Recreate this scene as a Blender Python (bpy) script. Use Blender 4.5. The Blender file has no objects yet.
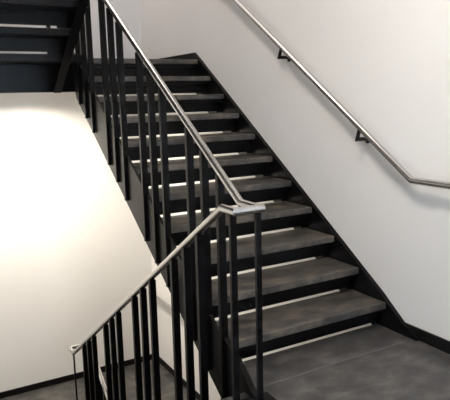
import bpy, bmesh, math
from mathutils import Vector, Matrix
C = bpy.context.scene.collection

# ---------------------------------------------------------------- materials
def nodes(name):
    m = bpy.data.materials.new(name); m.use_nodes = True
    n = m.node_tree; b = n.nodes['Principled BSDF']
    return m, n, b
def noise(n, scale, stretch=(1, 1, 1), detail=4, rough=.5, rot=0):
    tc = n.nodes.new('ShaderNodeTexCoord'); mp = n.nodes.new('ShaderNodeMapping')
    mp.inputs['Scale'].default_value = stretch; mp.inputs['Rotation'].default_value = (0, 0, rot)
    nz = n.nodes.new('ShaderNodeTexNoise'); nz.inputs['Scale'].default_value = scale
    nz.inputs['Detail'].default_value = detail; nz.inputs['Roughness'].default_value = rough
    n.links.new(tc.outputs['Object'], mp.inputs[0]); n.links.new(mp.outputs[0], nz.inputs['Vector'])
    return nz.outputs['Fac']
def ramp(n, fac, stops):
    r = n.nodes.new('ShaderNodeValToRGB'); e = r.color_ramp.elements
    while len(e) < len(stops): e.new(.5)
    for q, (p, c) in zip(e, stops): q.position = p; q.color = (*c, 1)
    n.links.new(fac, r.inputs[0]); return r.outputs[0]
def bump(n, b, fac, s, d=.01):
    k = n.nodes.new('ShaderNodeBump'); k.inputs['Strength'].default_value = s; k.inputs['Distance'].default_value = d
    n.links.new(fac, k.inputs['Height']); n.links.new(k.outputs[0], b.inputs['Normal'])

def mat_wall(name, col):
    m, n, b = nodes(name)
    f = noise(n, 1.3, detail=3)
    c = ramp(n, f, [(.3, tuple(x*.97 for x in col)), (.7, col)])
    n.links.new(c, b.inputs['Base Color']); b.inputs['Roughness'].default_value = .55
    bump(n, b, noise(n, 220), .08, .002); return m
def mat_floor(name, lo, mid, hi, rough=.45):
    m, n, b = nodes(name)
    f = noise(n, 5.5, (1, 1.6, 1), 7, .62, .5)
    c = ramp(n, f, [(.33, lo), (.5, mid), (.68, hi)])
    f2 = noise(n, 26, (1, 3.5, 1), 5, .6, .25)
    mx = n.nodes.new('ShaderNodeMix'); mx.data_type = 'RGBA'; mx.blend_type = 'OVERLAY'; mx.inputs[0].default_value = .45
    n.links.new(c, mx.inputs['A']); n.links.new(ramp(n, f2, [(.3, (.3, .3, .3)), (.7, (.7, .68, .66))]), mx.inputs['B'])
    n.links.new(mx.outputs['Result'], b.inputs['Base Color']); b.inputs['Roughness'].default_value = rough
    bump(n, b, f2, .15, .003); return m
def mat_black(name, col=(.0042, .0042, .005), rough=.28, spec=.13):
    m, n, b = nodes(name)
    f = noise(n, 9, detail=3)
    n.links.new(ramp(n, f, [(.3, tuple(x*.8 for x in col)), (.7, tuple(x*1.2 for x in col))]), b.inputs['Base Color'])
    b.inputs['Roughness'].default_value = rough; b.inputs['Specular IOR Level'].default_value = spec; bump(n, b, noise(n, 400), .05, .001); return m
def mat_steel(name):
    m, n, b = nodes(name)
    b.inputs['Metallic'].default_value = 1
    f = noise(n, 60, (1, .05, .05), 3)
    n.links.new(ramp(n, f, [(.3, (.52, .515, .51)), (.7, (.63, .62, .61))]), b.inputs['Base Color'])
    b.inputs['Roughness'].default_value = .27; return m
def mat_emit(name, col, s):
    m, n, b = nodes(name)
    b.inputs['Emission Color'].default_value = (*col, 1); b.inputs['Emission Strength'].default_value = s
    return m

WALL = mat_wall('wall_paint', (.80, .785, .77))
CEIL = mat_wall('ceiling_paint', (.80, .79, .77))
FLOOR = mat_floor('dark_grey_stone_floor', (.026, .026, .027), (.052, .050, .049), (.105, .098, .092), .40)
TREAD = mat_floor('grey_stair_tread', (.028, .027, .027), (.066, .061, .056), (.150, .125, .098), .34)
JOINT = mat_black('light_floor_joint', (.12, .115, .11), .6)
BLACK = mat_black('black_painted_steel')
SKIRT = mat_black('black_skirting', (.006, .006, .006), .45)
STEEL = mat_steel('brushed_stainless_steel')
LAMP = mat_emit('lamp_diffuser', (1, .93, .82), 3)
WHITE = mat_wall('white_lamp_body', (.85, .85, .85))
GLASSM, _n, _b = nodes('added_window_glass'); _b.inputs['Transmission Weight'].default_value = 1
_b.inputs['Roughness'].default_value = 0; _b.inputs['IOR'].default_value = 1.0

# ---------------------------------------------------------------- mesh helpers
def obj(name, bm, m, parent=None, smooth=False, bevel=0):
    bmesh.ops.recalc_face_normals(bm, faces=bm.faces)
    me = bpy.data.meshes.new(name); bm.to_mesh(me); bm.free()
    me.materials.append(m)
    o = bpy.data.objects.new(name, me); C.objects.link(o)
    if smooth:
        for p in me.polygons: p.use_smooth = True
    if parent: o.parent = parent
    if bevel:
        b = o.modifiers.new('bevel', 'BEVEL'); b.width = bevel; b.segments = 2; b.limit_method = 'ANGLE'
    return o
def bx(bm, x0, x1, y0, y1, z0, z1):
    M = Matrix.Translation(((x0+x1)/2, (y0+y1)/2, (z0+z1)/2)) @ Matrix.Diagonal((abs(x1-x0), abs(y1-y0), abs(z1-z0), 1))
    bmesh.ops.create_cube(bm, size=1, matrix=M)
def box(name, m, parent, *a, bevel=0):
    bm = bmesh.new(); bx(bm, *a); return obj(name, bm, m, parent, bevel=bevel)
def prism(bm, pts, x0, x1):               # outline in the y-z plane, pushed through x
    a = [bm.verts.new((x0, y, z)) for y, z in pts]; b = [bm.verts.new((x1, y, z)) for y, z in pts]
    bm.faces.new(a); bm.faces.new(b[::-1]); n = len(pts)
    for i in range(n): bm.faces.new((a[i], a[(i+1) % n], b[(i+1) % n], b[i]))
def tube(bm, pts, r, seg=20):             # mitred round tube along a polyline
    pts = [Vector(p) for p in pts]; rings = []
    d0 = (pts[1]-pts[0]).normalized(); ref = Vector((0, 0, 1)) if abs(d0.z) < .9 else Vector((0, 1, 0))
    u = d0.cross(ref).normalized(); v = d0.cross(u).normalized()
    prev = [pts[0] + (u*math.cos(t) + v*math.sin(t))*r for t in (2*math.pi*i/seg for i in range(seg))]
    rings.append(prev)
    for i in range(1, len(pts)):
        d = (pts[i]-pts[i-1]).normalized()
        n = d if i == len(pts)-1 else (d + (pts[i+1]-pts[i]).normalized()).normalized()
        prev = [q + d*((pts[i]-q).dot(n)/d.dot(n)) for q in prev]; rings.append(prev)
    V = [[bm.verts.new(q) for q in R] for R in rings]
    for a, b in zip(V, V[1:]):
        for i in range(seg): bm.faces.new((a[i], a[(i+1) % seg], b[(i+1) % seg], b[i]))
    bm.faces.new(V[0]); bm.faces.new(V[-1])
def steel_tube(name, pts, r, parent, m=None):
    bm = bmesh.new(); tube(bm, pts, r); o = obj(name, bm, m or STEEL, parent)
    for p in o.data.polygons:
        if len(p.vertices) == 4: p.use_smooth = True
    # keep the mitres crisp: split the ring edges at corners
    e = o.modifiers.new('edges', 'EDGE_SPLIT'); e.split_angle = math.radians(24); return o
def thing(name, label, cat, loc=(0, 0, 0), group=None):
    o = bpy.data.objects.new(name, None); C.objects.link(o); o.location = loc; o.empty_display_size = .1
    o['label'] = label; o['category'] = cat
    if group: o['group'] = group
    return o
def adopt(root):                          # parts were modelled in world coordinates: shift them under their root
    off = Vector(root.location)
    for ch in root.children:
        ch.data.transform(Matrix.Translation(-off))
        for g in ch.children: g.data.transform(Matrix.Translation(-off))
def struct(o, label):
    o['kind'] = 'structure'; o['label'] = label; return o

# ---------------------------------------------------------------- measures
R, G = .175, .2638          # rise and going
S = R/G
H = 11*R                    # height between landings, 1.925
XL, XR = -3.10, 0.0         # side walls
YF, YB = 4.22, -3.70        # far and back walls
UX, DX = -1.29, -1.43      # planes of the two balustrades
YD = -.308                  # edge of the near landing towards the descending flight
SET = .08                   # risers set back under the nosings
ZT = 5.75

# ---------------------------------------------------------------- setting
struct(box('wall_right', WALL, None, 0, .15, YB, YF+.15, -4.6, ZT), 'long white painted wall beside the stairs, carrying the steel handrail')
struct(box('wall_far', WALL, None, XL, 0, YF, YF+.15, -4.6, ZT), 'white painted wall behind the stairs, bright under the upper landing')
struct(box('wall_left', WALL, None, XL-.15, XL, YB, YF+.15, -4.6, ZT), 'white painted wall on the left of the stairwell')
bm = bmesh.new()
bx(bm, XL-.15, XR+.15, YB-.15, YB, -4.6, .9); bx(bm, XL-.15, XR+.15, YB-.15, YB, 2.3, ZT)
bx(bm, XL-.15, -2.5, YB-.15, YB, .9, 2.3); bx(bm, -.6, XR+.15, YB-.15, YB, .9, 2.3)
struct(obj('wall_back', bm, WALL), 'white wall behind the landing with an added window opening for the cool light')
bm = bmesh.new()  # window added out of view so the cool area light can enter
for a in ((-2.5, -.6, .9, .96), (-2.5, -.6, 2.24, 2.3), (-2.5, -2.44, .96, 2.24), (-.66, -.6, .96, 2.24), (-1.58, -1.52, .96, 2.24)):
    bx(bm, a[0], a[1], YB-.10, YB-.04, a[2], a[3])
w = struct(obj('added_window_1', bm, BLACK), 'added black framed window, out of view, letting cool light onto the landing')
box('pane', GLASSM, w, -2.44, -.66, YB-.075, YB-.069, .96, 2.24)

# near landing slab with a joint line across it
bm = bmesh.new(); bx(bm, XL, 0, YB, -.232, -.02, 0)
bx(bm, -1.24, 0, -.226, .079, -.02, 0)
fl = struct(obj('floor', bm, FLOOR), 'dark grey mottled landing floor at the foot of the rising stairs')
box('floor_joint', JOINT, fl, -1.24, 0, -.234, -.225, -.02, .0006)
for v in fl.data.vertices:                # the slab stops at the stairwell on the left side
    if v.co.x < -3 and v.co.y > -.3: v.co.y = -.232
struct(box('floor', BLACK, None, XL, 0, YB, YD+.03, -.30, -.02), 'black steel underside and edge beam of the near landing')
# lower landing with tile joints
LZ = -H
bm = bmesh.new(); bx(bm, XL, 0, 2.36, YF, LZ-.28, LZ)
lf = struct(obj('floor', bm, FLOOR), 'dark grey tiled floor of the lower landing')
bm = bmesh.new()
for k in range(8):
    x = -.12-.36*k
    bx(bm, x-.004, x+.004, 2.40, YF, LZ-.01, LZ+.0008)
for y in (3.1, 3.8): bx(bm, XL, 0, y-.003, y+.003, LZ-.01, LZ+.0006)
obj('floor_joint', bm, JOINT, lf)
struct(box('ceiling', CEIL, None, XL, 0, YB, YF, ZT, ZT+.15), 'white ceiling of the stairwell')
struct(box('ceiling', CEIL, None, XL, 0, YB, YD-.13, 3.56, 3.80), 'white ceiling over the near landing')

# skirtings
SK = .075
struct(box('baseboard_right', SKIRT, None, -.014, 0, YB, -.14, 0, SK), 'black skirting of the near landing along the right wall')
struct(box('baseboard_right', SKIRT, None, -.014, 0, 2.74, YF, H, H+SK), 'black skirting of the upper landing along the right wall')
struct(box('baseboard_far', SKIRT, None, XL, -.014, YF-.014, YF, H, H+SK), 'black skirting of the upper landing along the far wall')
struct(box('baseboard_right', SKIRT, None, -.014, 0, 2.66, YF, LZ, LZ+SK), 'black skirting of the lower landing along the right wall')
struct(box('baseboard_far', SKIRT, None, XL, -.014, YF-.014, YF, LZ, LZ+SK), 'black skirting of the lower landing along the bright far wall')

# ---------------------------------------------------------------- a flight of stairs
def flight(root, y0, z0, sgn, x0, x1, web=False, n=10, foot=True):
    """steps k=1..n; nosing k at y0+sgn*(k-1)*G, height z0+k*R; x0..x1 inside the stringers"""
    for k in range(1, n+1):
        yn = y0+sgn*(k-1)*G; z = z0+k*R
        t = box('tread', TREAD, root, x0+.002, x1-.002, yn, yn+sgn*(G+SET-.006), z-.045, z, bevel=.004)
        bm = bmesh.new(); ye = yn+sgn*(G+SET-.006)
        bx(bm, x0+.001, x1-.001, yn+sgn*.03, ye, z-.050, z-.0455); bx(bm, x0+.001, x1-.001, ye, ye+sgn*.004, z-.050, z-.001)
        obj('tread_tray', bm, BLACK, t)
    for k in range(1, n+2):
        yr = y0+sgn*((k-1)*G+SET); zb = z0+(k-1)*R; zt = z0+k*R-.045
        ya, yb = (yr, yr+sgn*.006)
        bm = bmesh.new(); xa, xb = x0+.12, x1-.045
        if web: xb = x1-(.16 if k == 1 else .135)
        bx(bm, x0, x1, ya, yb, zb+.0165, zt)
        bx(bm, x0, xa, ya, yb, zb, zb+.0165); bx(bm, xb, x1, ya, yb, zb, zb+.0165)
        if web and k > 1: bx(bm, xb-.08, xb-.05, ya, yb, zb, zb+.0165)
        # folded lip carrying the tread above
        bx(bm, x0, x1, yr-sgn*.05, yr, zt-.03, zt-.002)
        obj('riser', bm, BLACK, root)

def stringer(root, x0, x1, y0, z0, sgn, top, low, foot, head):
    """sloping plate; edges follow the nosing line shifted by top / low; foot and head are end shapes in y"""
    line = lambda y, off: z0+R+(sgn*(y-y0))*S+off
    pts = foot(line)+head(line)
    bm = bmesh.new(); prism(bm, pts, x0, x1)
    return obj('stringer', bm, BLACK, root, bevel=.0015)

FX0, FX1 = -1.272, -.035
# rising flight
up = thing('stair_flight', 'dark stair flight rising from the near landing, seen from in front with ten grey treads', 'stairs', (-.64, 1.3, 0))
flight(up, 0, 0, 1, FX0, FX1)
# wall side stringer
lt = lambda y, off: R+y*S+off
bm = bmesh.new()
prism(bm, [(-.268, 0), (-.268, .018), (-.14, SK), (0.05, lt(.05, .012)), (2.64, lt(2.64, .012)), (2.74, H+SK), (2.74, H-.28), (2.64, H-.40), (.30, lt(.30, -.36)), (.12, -.02), (.12, 0)], -.035, -.002)
obj('stringer', bm, BLACK, up)
# open side stringer with a curved foot
foot = [(-.375, -.02), (-.375, .018)]
cv = [(-.33, .022), (-.295, .045), (-.25, .085), (-.20, .125), (-.14, .165), (-.07, .205), (0, .242)]
bm = bmesh.new()
prism(bm, foot+cv+[(.05, lt(.05, .04)), (2.70, lt(2.70, .04)), (2.70, lt(2.70, .04)-.30), (2.62, lt(2.62, -.353)), (.02, lt(.02, -.353)), (-.10, -.26), (-.278, -.28), (-.278, -.02)], -1.290, -1.272)
obj('stringer', bm, BLACK, up, bevel=.0015)
# top flange of the curved foot
bm = bmesh.new(); pr_ = [(-.375, .018)]+cv+[(.05, lt(.05, .04))]
prism(bm, pr_+[(y, z+.006) for y, z in pr_[::-1]], -1.296, -1.264)
obj('flange', bm, BLACK, up)
adopt(up)

# descending flight (to the left) and its twin overhead
def down_flight(name, label, zoff, web):
    root = thing(name, label, 'stairs', (-2.28, 1.0, zoff))
    y0 = YD+10*G; z0 = zoff-H                    # climbs towards the camera
    flight(root, y0, z0, -1, -3.066, -1.449, web)
    ln = lambda y, off: z0+R+(y0-y)*S+off
    out = [(y0+.06, ln(y0, .04)), (YD+.02, ln(YD+.02, .04)), (YD-.10, zoff-.02), (YD-.10, zoff-.29), (YD+.10, ln(YD+.10, -.30)), (y0+.27, ln(y0+.27, -.30)), (y0+.31, z0-.0)]
    for a, b in ((-1.449, -1.431), (-3.097, -3.066)):
        bm = bmesh.new(); prism(bm, out, a, b); obj('stringer', bm, BLACK, root, bevel=.0015)
    # lower flange along the inner stringer
    bm = bmesh.new()
    prism(bm, [(YD+.10, ln(YD+.10, -.30)), (y0+.26, ln(y0+.26, -.30)), (y0+.26, ln(y0+.26, -.31)), (YD+.10, ln(YD+.10, -.31))], -1.50, -1.431)
    obj('flange', bm, BLACK, root)
    adopt(root); return root
down_flight('stair_flight', 'dark stair flight going down on the left behind the slanting balustrade', 0, False)
down_flight('stair_flight', 'black underside of the stair flight overhead at the top left', 2*H, True)

# flight below the rising one, leading further down from the lower landing
lo = thing('stair_flight', 'dark stair flight going further down beneath the rising stairs', 'stairs', (-.64, 1.3, -2*H))
flight(lo, 0, -2*H, 1, FX0, FX1)
for a, b in ((-.035, -.002), (-1.290, -1.272)):
    bm = bmesh.new(); prism(bm, [(y, z-2*H) for y, z in [(.0, .0), (0, lt(0, .02)), (2.64, lt(2.64, .02)), (2.64, lt(2.64, -.353)), (.3, lt(.3, -.353)), (.1, 0)]], a, b)
    obj('stringer', bm, BLACK, lo)
adopt(lo)
struct(box('floor', FLOOR, None, XL, 0, YB, YF, -4.6, -2*H-.001), 'floor at the bottom of the stairwell')

# upper landing
ul = thing('stair_landing', 'black edged upper landing at the top of the rising stairs', 'landing', (-1.55, 3.3, H-.3))
bm = bmesh.new(); bx(bm, -1.270, -.035, 10*G, 10*G+.5, H-.045, H); bx(bm, XL+.002, -.002, 10*G+.11, YF-.002, H-.045, H); bx(bm, XL+.002, -1.30, YD+10*G-.087, 10*G+.11, H-.045, H)
obj('floor_slab', bm, TREAD, ul)
bm = bmesh.new(); bx(bm, XL+.002, -.002, 2.76, YF-.001, H-.22, H-.047)
obj('soffit', bm, CEIL, ul)
bm = bmesh.new()
bx(bm, XL+.002, -.002, 2.735, 2.755, H-.30, H-.047)
bx(bm, XL+.002, -1.30, YD+10*G-.079, 2.735, H-.055, H-.0455)
bx(bm, XL+.002, -1.30, YD+10*G-.091, YD+10*G-.087, H-.055, H-.001)
obj('edge_beam', bm, BLACK, ul)
adopt(ul)

# ---------------------------------------------------------------- balustrades
RR = .0205
def bar(root, x, y, z0, z1, w=.036, d=.022):
    box('baluster', BLACK, root, x-w/2, x+w/2, y-d/2, y+d/2, z0, z1, bevel=.002)
def group_ys(c, p, lo_, hi_):
    ys = []
    for k in range(-1, 6):
        for j in (-1, 0, 1):
            y = c+k*p+j*.178
            if lo_ < y < hi_: ys.append(y)
    return ys
HZ = R-.229*S+1.0                                    # level height of the rails, about 1.02
railU = lambda y: HZ+(y+.229)*S
def railing_up(name, label, zo, first):
    r = thing(name, label, 'railing', (UX, 1.2, zo))
    pts = [(UX, -.405, HZ), (UX, -.229, HZ), (UX, 2.60, railU(2.60)), (UX, 2.86, railU(2.60))]
    if zo == 0: pts = pts
    steel_tube('handrail', [(x, y, z+zo) for x, y, z in pts], RR, r)
    for y in group_ys(.158, .716, -.1, 2.6):
        bar(r, UX, y, zo+lt(y, -.312), zo+railU(y)-RR*.9, .043, .030)
    bar(r, UX, -.385, zo-.25 if zo == 0 else zo, zo+HZ-.015, .030, .020)
    adopt(r); return r
railing_up('stair_railing', 'black barred balustrade with steel handrail climbing along the rising stairs', 0, True)
railing_up('stair_railing', 'black barred railing continuing down below the lower landing', -2*H, False)
DY0, DY1, DZ1 = -.29, 2.84, -.953                    # knees of the descending rail
ds = (HZ-DZ1)/(DY1-DY0)
def railing_down(name, label, zo, turn):
    r = thing(name, label, 'railing', (DX, 1.2, zo-H))
    pts = [(UX+.018, -.405, HZ), (DX, -.405, HZ), (DX, DY0, HZ), (DX, DY1, DZ1), (DX, 2.99, DZ1), (UX, 2.99, DZ1), (UX, 2.86, DZ1)]
    steel_tube('handrail', [(x, y, z+zo) for x, y, z in pts], RR, r)
    y0 = YD+10*G
    for y in [c+j*.170 for c in (.135, .825, 1.54, 2.25) for j in (-1, 0, 1)]:
        z = HZ-(y-DY0)*ds
        bar(r, DX, y, max(zo-H, zo-H+R+(y0-y)*S-.285), zo+z-RR*.9, .042, .030)
    bar(r, DX, -.385, zo-.29, zo+HZ-.015, .034, .020)
    bar(r, DX, 2.85, zo-H, zo+DZ1-.015, .016, .016)
    adopt(r); return r
railing_down('stair_railing', 'black barred balustrade with steel handrail slanting down to the left, mitred at both ends', 0, True)
railing_down('stair_railing', 'black barred railing of the flight overhead at the top left', 2*H, True)
# kerb around the foot of the balustrade
box('kerb', BLACK, None, -1.50, -1.205, -.50, -.315, 0, .018, bevel=.003)
k = bpy.data.objects['kerb']; k['label'] = 'low black steel plate under the newel bars at the landing edge'; k['category'] = 'kerb'

# ---------------------------------------------------------------- wall handrails
def wall_rail(label, pts, brs, zo, loc):
    r = thing('wall_handrail', label, 'handrail', loc)
    steel_tube('rail', pts, RR, r)
    for y, z in brs:
        bm = bmesh.new()
        # round plate on the wall
        bmesh.ops.create_cone(bm, cap_ends=True, segments=20, radius1=.024, radius2=.022, depth=.008,
                              matrix=Matrix.Translation((-.004, y, z-.09)) @ Matrix.Rotation(math.pi/2, 4, 'Y'))
        tube(bm, [(-.006, y, z-.080), (-.10, y, z-.080), (-.08, y, z-.012)], .013, 10)
        obj('bracket', bm, BLACK, r)
    adopt(r); return r
WZ = R+1.0
wr = lambda y: WZ+y*S
pts = [(-.08, -3.0, wr(-.224)), (-.08, -.224, wr(-.224)), (-.08, 2.66, wr(2.66)), (-.08, 3.6, wr(2.66))]
wall_rail('round brushed steel handrail on the right wall beside the rising stairs', pts,
          [(2.03, wr(2.03)), (1.125, wr(1.125)), (.235, wr(.235)), (-1.0, wr(-.224)), (-2.2, wr(-.224))], 0, (0, 0, 0))
# darker gasket line below the rail is its own reflection; nothing added
lz = LZ+.98
pts = [(-.08, 4.12, lz), (-.08, 2.66, lz), (-.08, .2, lz-2.46*S)]
wall_rail('thin steel handrail on the white wall above the lower landing', pts, [(3.0, lz), (1.5, lz-1.16*S)], 0, (0, 3, -1))

# ---------------------------------------------------------------- lamps
def lamp(label, x, y, z, sx, sy, power, col, spread=math.pi):
    t = thing('ceiling_lamp', label, 'lamp', (x, y, z))
    box('lamp_housing', WHITE, t, x-sx/2-.02, x+sx/2+.02, y-sy/2-.02, y+sy/2+.02, z-.03, z, bevel=.004)
    box('diffuser', LAMP, t, x-sx/2, x+sx/2, y-sy/2, y+sy/2, z-.036, z-.0305)
    adopt(t)
    L = bpy.data.lights.new('lamp_light', 'AREA'); L.shape = 'RECTANGLE'; L.size = sx; L.size_y = sy
    L.energy = power; L.color = col; L.spread = spread
    o = bpy.data.objects.new('lamp_light', L); C.objects.link(o); o.location = (x, y, z-.045)
WARM = (1, .92, .79)
lamp('square ceiling lamp above the near landing', -1.7, -.85, 3.56, .6, .6, 72, (1, .91, .80))
lamp('ceiling lamp under the upper landing', -1.5, 3.35, H-.22, .3, .3, 84, WARM, math.radians(158))
lamp('ceiling lamp high above the upper landing', -1.5, 3.2, ZT, .5, .5, 72, (1, .91, .85))
L = bpy.data.lights.new('daylight_fill', 'AREA'); L.shape = 'RECTANGLE'; L.size = 1.9; L.size_y = 1.4; L.energy = 105; L.color = (.68, .84, 1)  # cool area light added behind the camera, outside the added window
o = bpy.data.objects.new('daylight_fill', L); C.objects.link(o); o.location = (-1.55, YB-.25, 1.6); o.rotation_euler = (math.radians(90), 0, 0)

w = bpy.data.worlds.new('world'); bpy.context.scene.world = w; w.use_nodes = True
w.node_tree.nodes['Background'].inputs[0].default_value = (.55, .7, 1, 1); w.node_tree.nodes['Background'].inputs[1].default_value = .6

# ---------------------------------------------------------------- camera
f, cx, cy, cz, yaw, pit, rol = 577.63, -2.7606, -2.6695, 1.549, .5149, .1768, -.0234
fwd = Vector((math.sin(yaw)*math.cos(pit), math.cos(yaw)*math.cos(pit), -math.sin(pit)))
rt = Vector((math.cos(yaw), -math.sin(yaw), 0)); upv = rt.cross(fwd)
X = rt*math.cos(rol)+upv*math.sin(rol); Y = X.cross(fwd)
cam = bpy.data.cameras.new('camera'); cam.sensor_width = 36; cam.lens = f/450*36; cam.clip_start = .05
co = bpy.data.objects.new('camera', cam); C.objects.link(co)
M = Matrix((X, Y, -fwd)).transposed().to_4x4(); M.translation = Vector((cx, cy, cz)); co.matrix_world = M
bpy.context.scene.camera = co
vs = bpy.context.scene.view_settings
vs.view_transform = 'Standard'; vs.look = 'None'; vs.gamma = 1; vs.exposure = 0; vs.use_curve_mapping = False
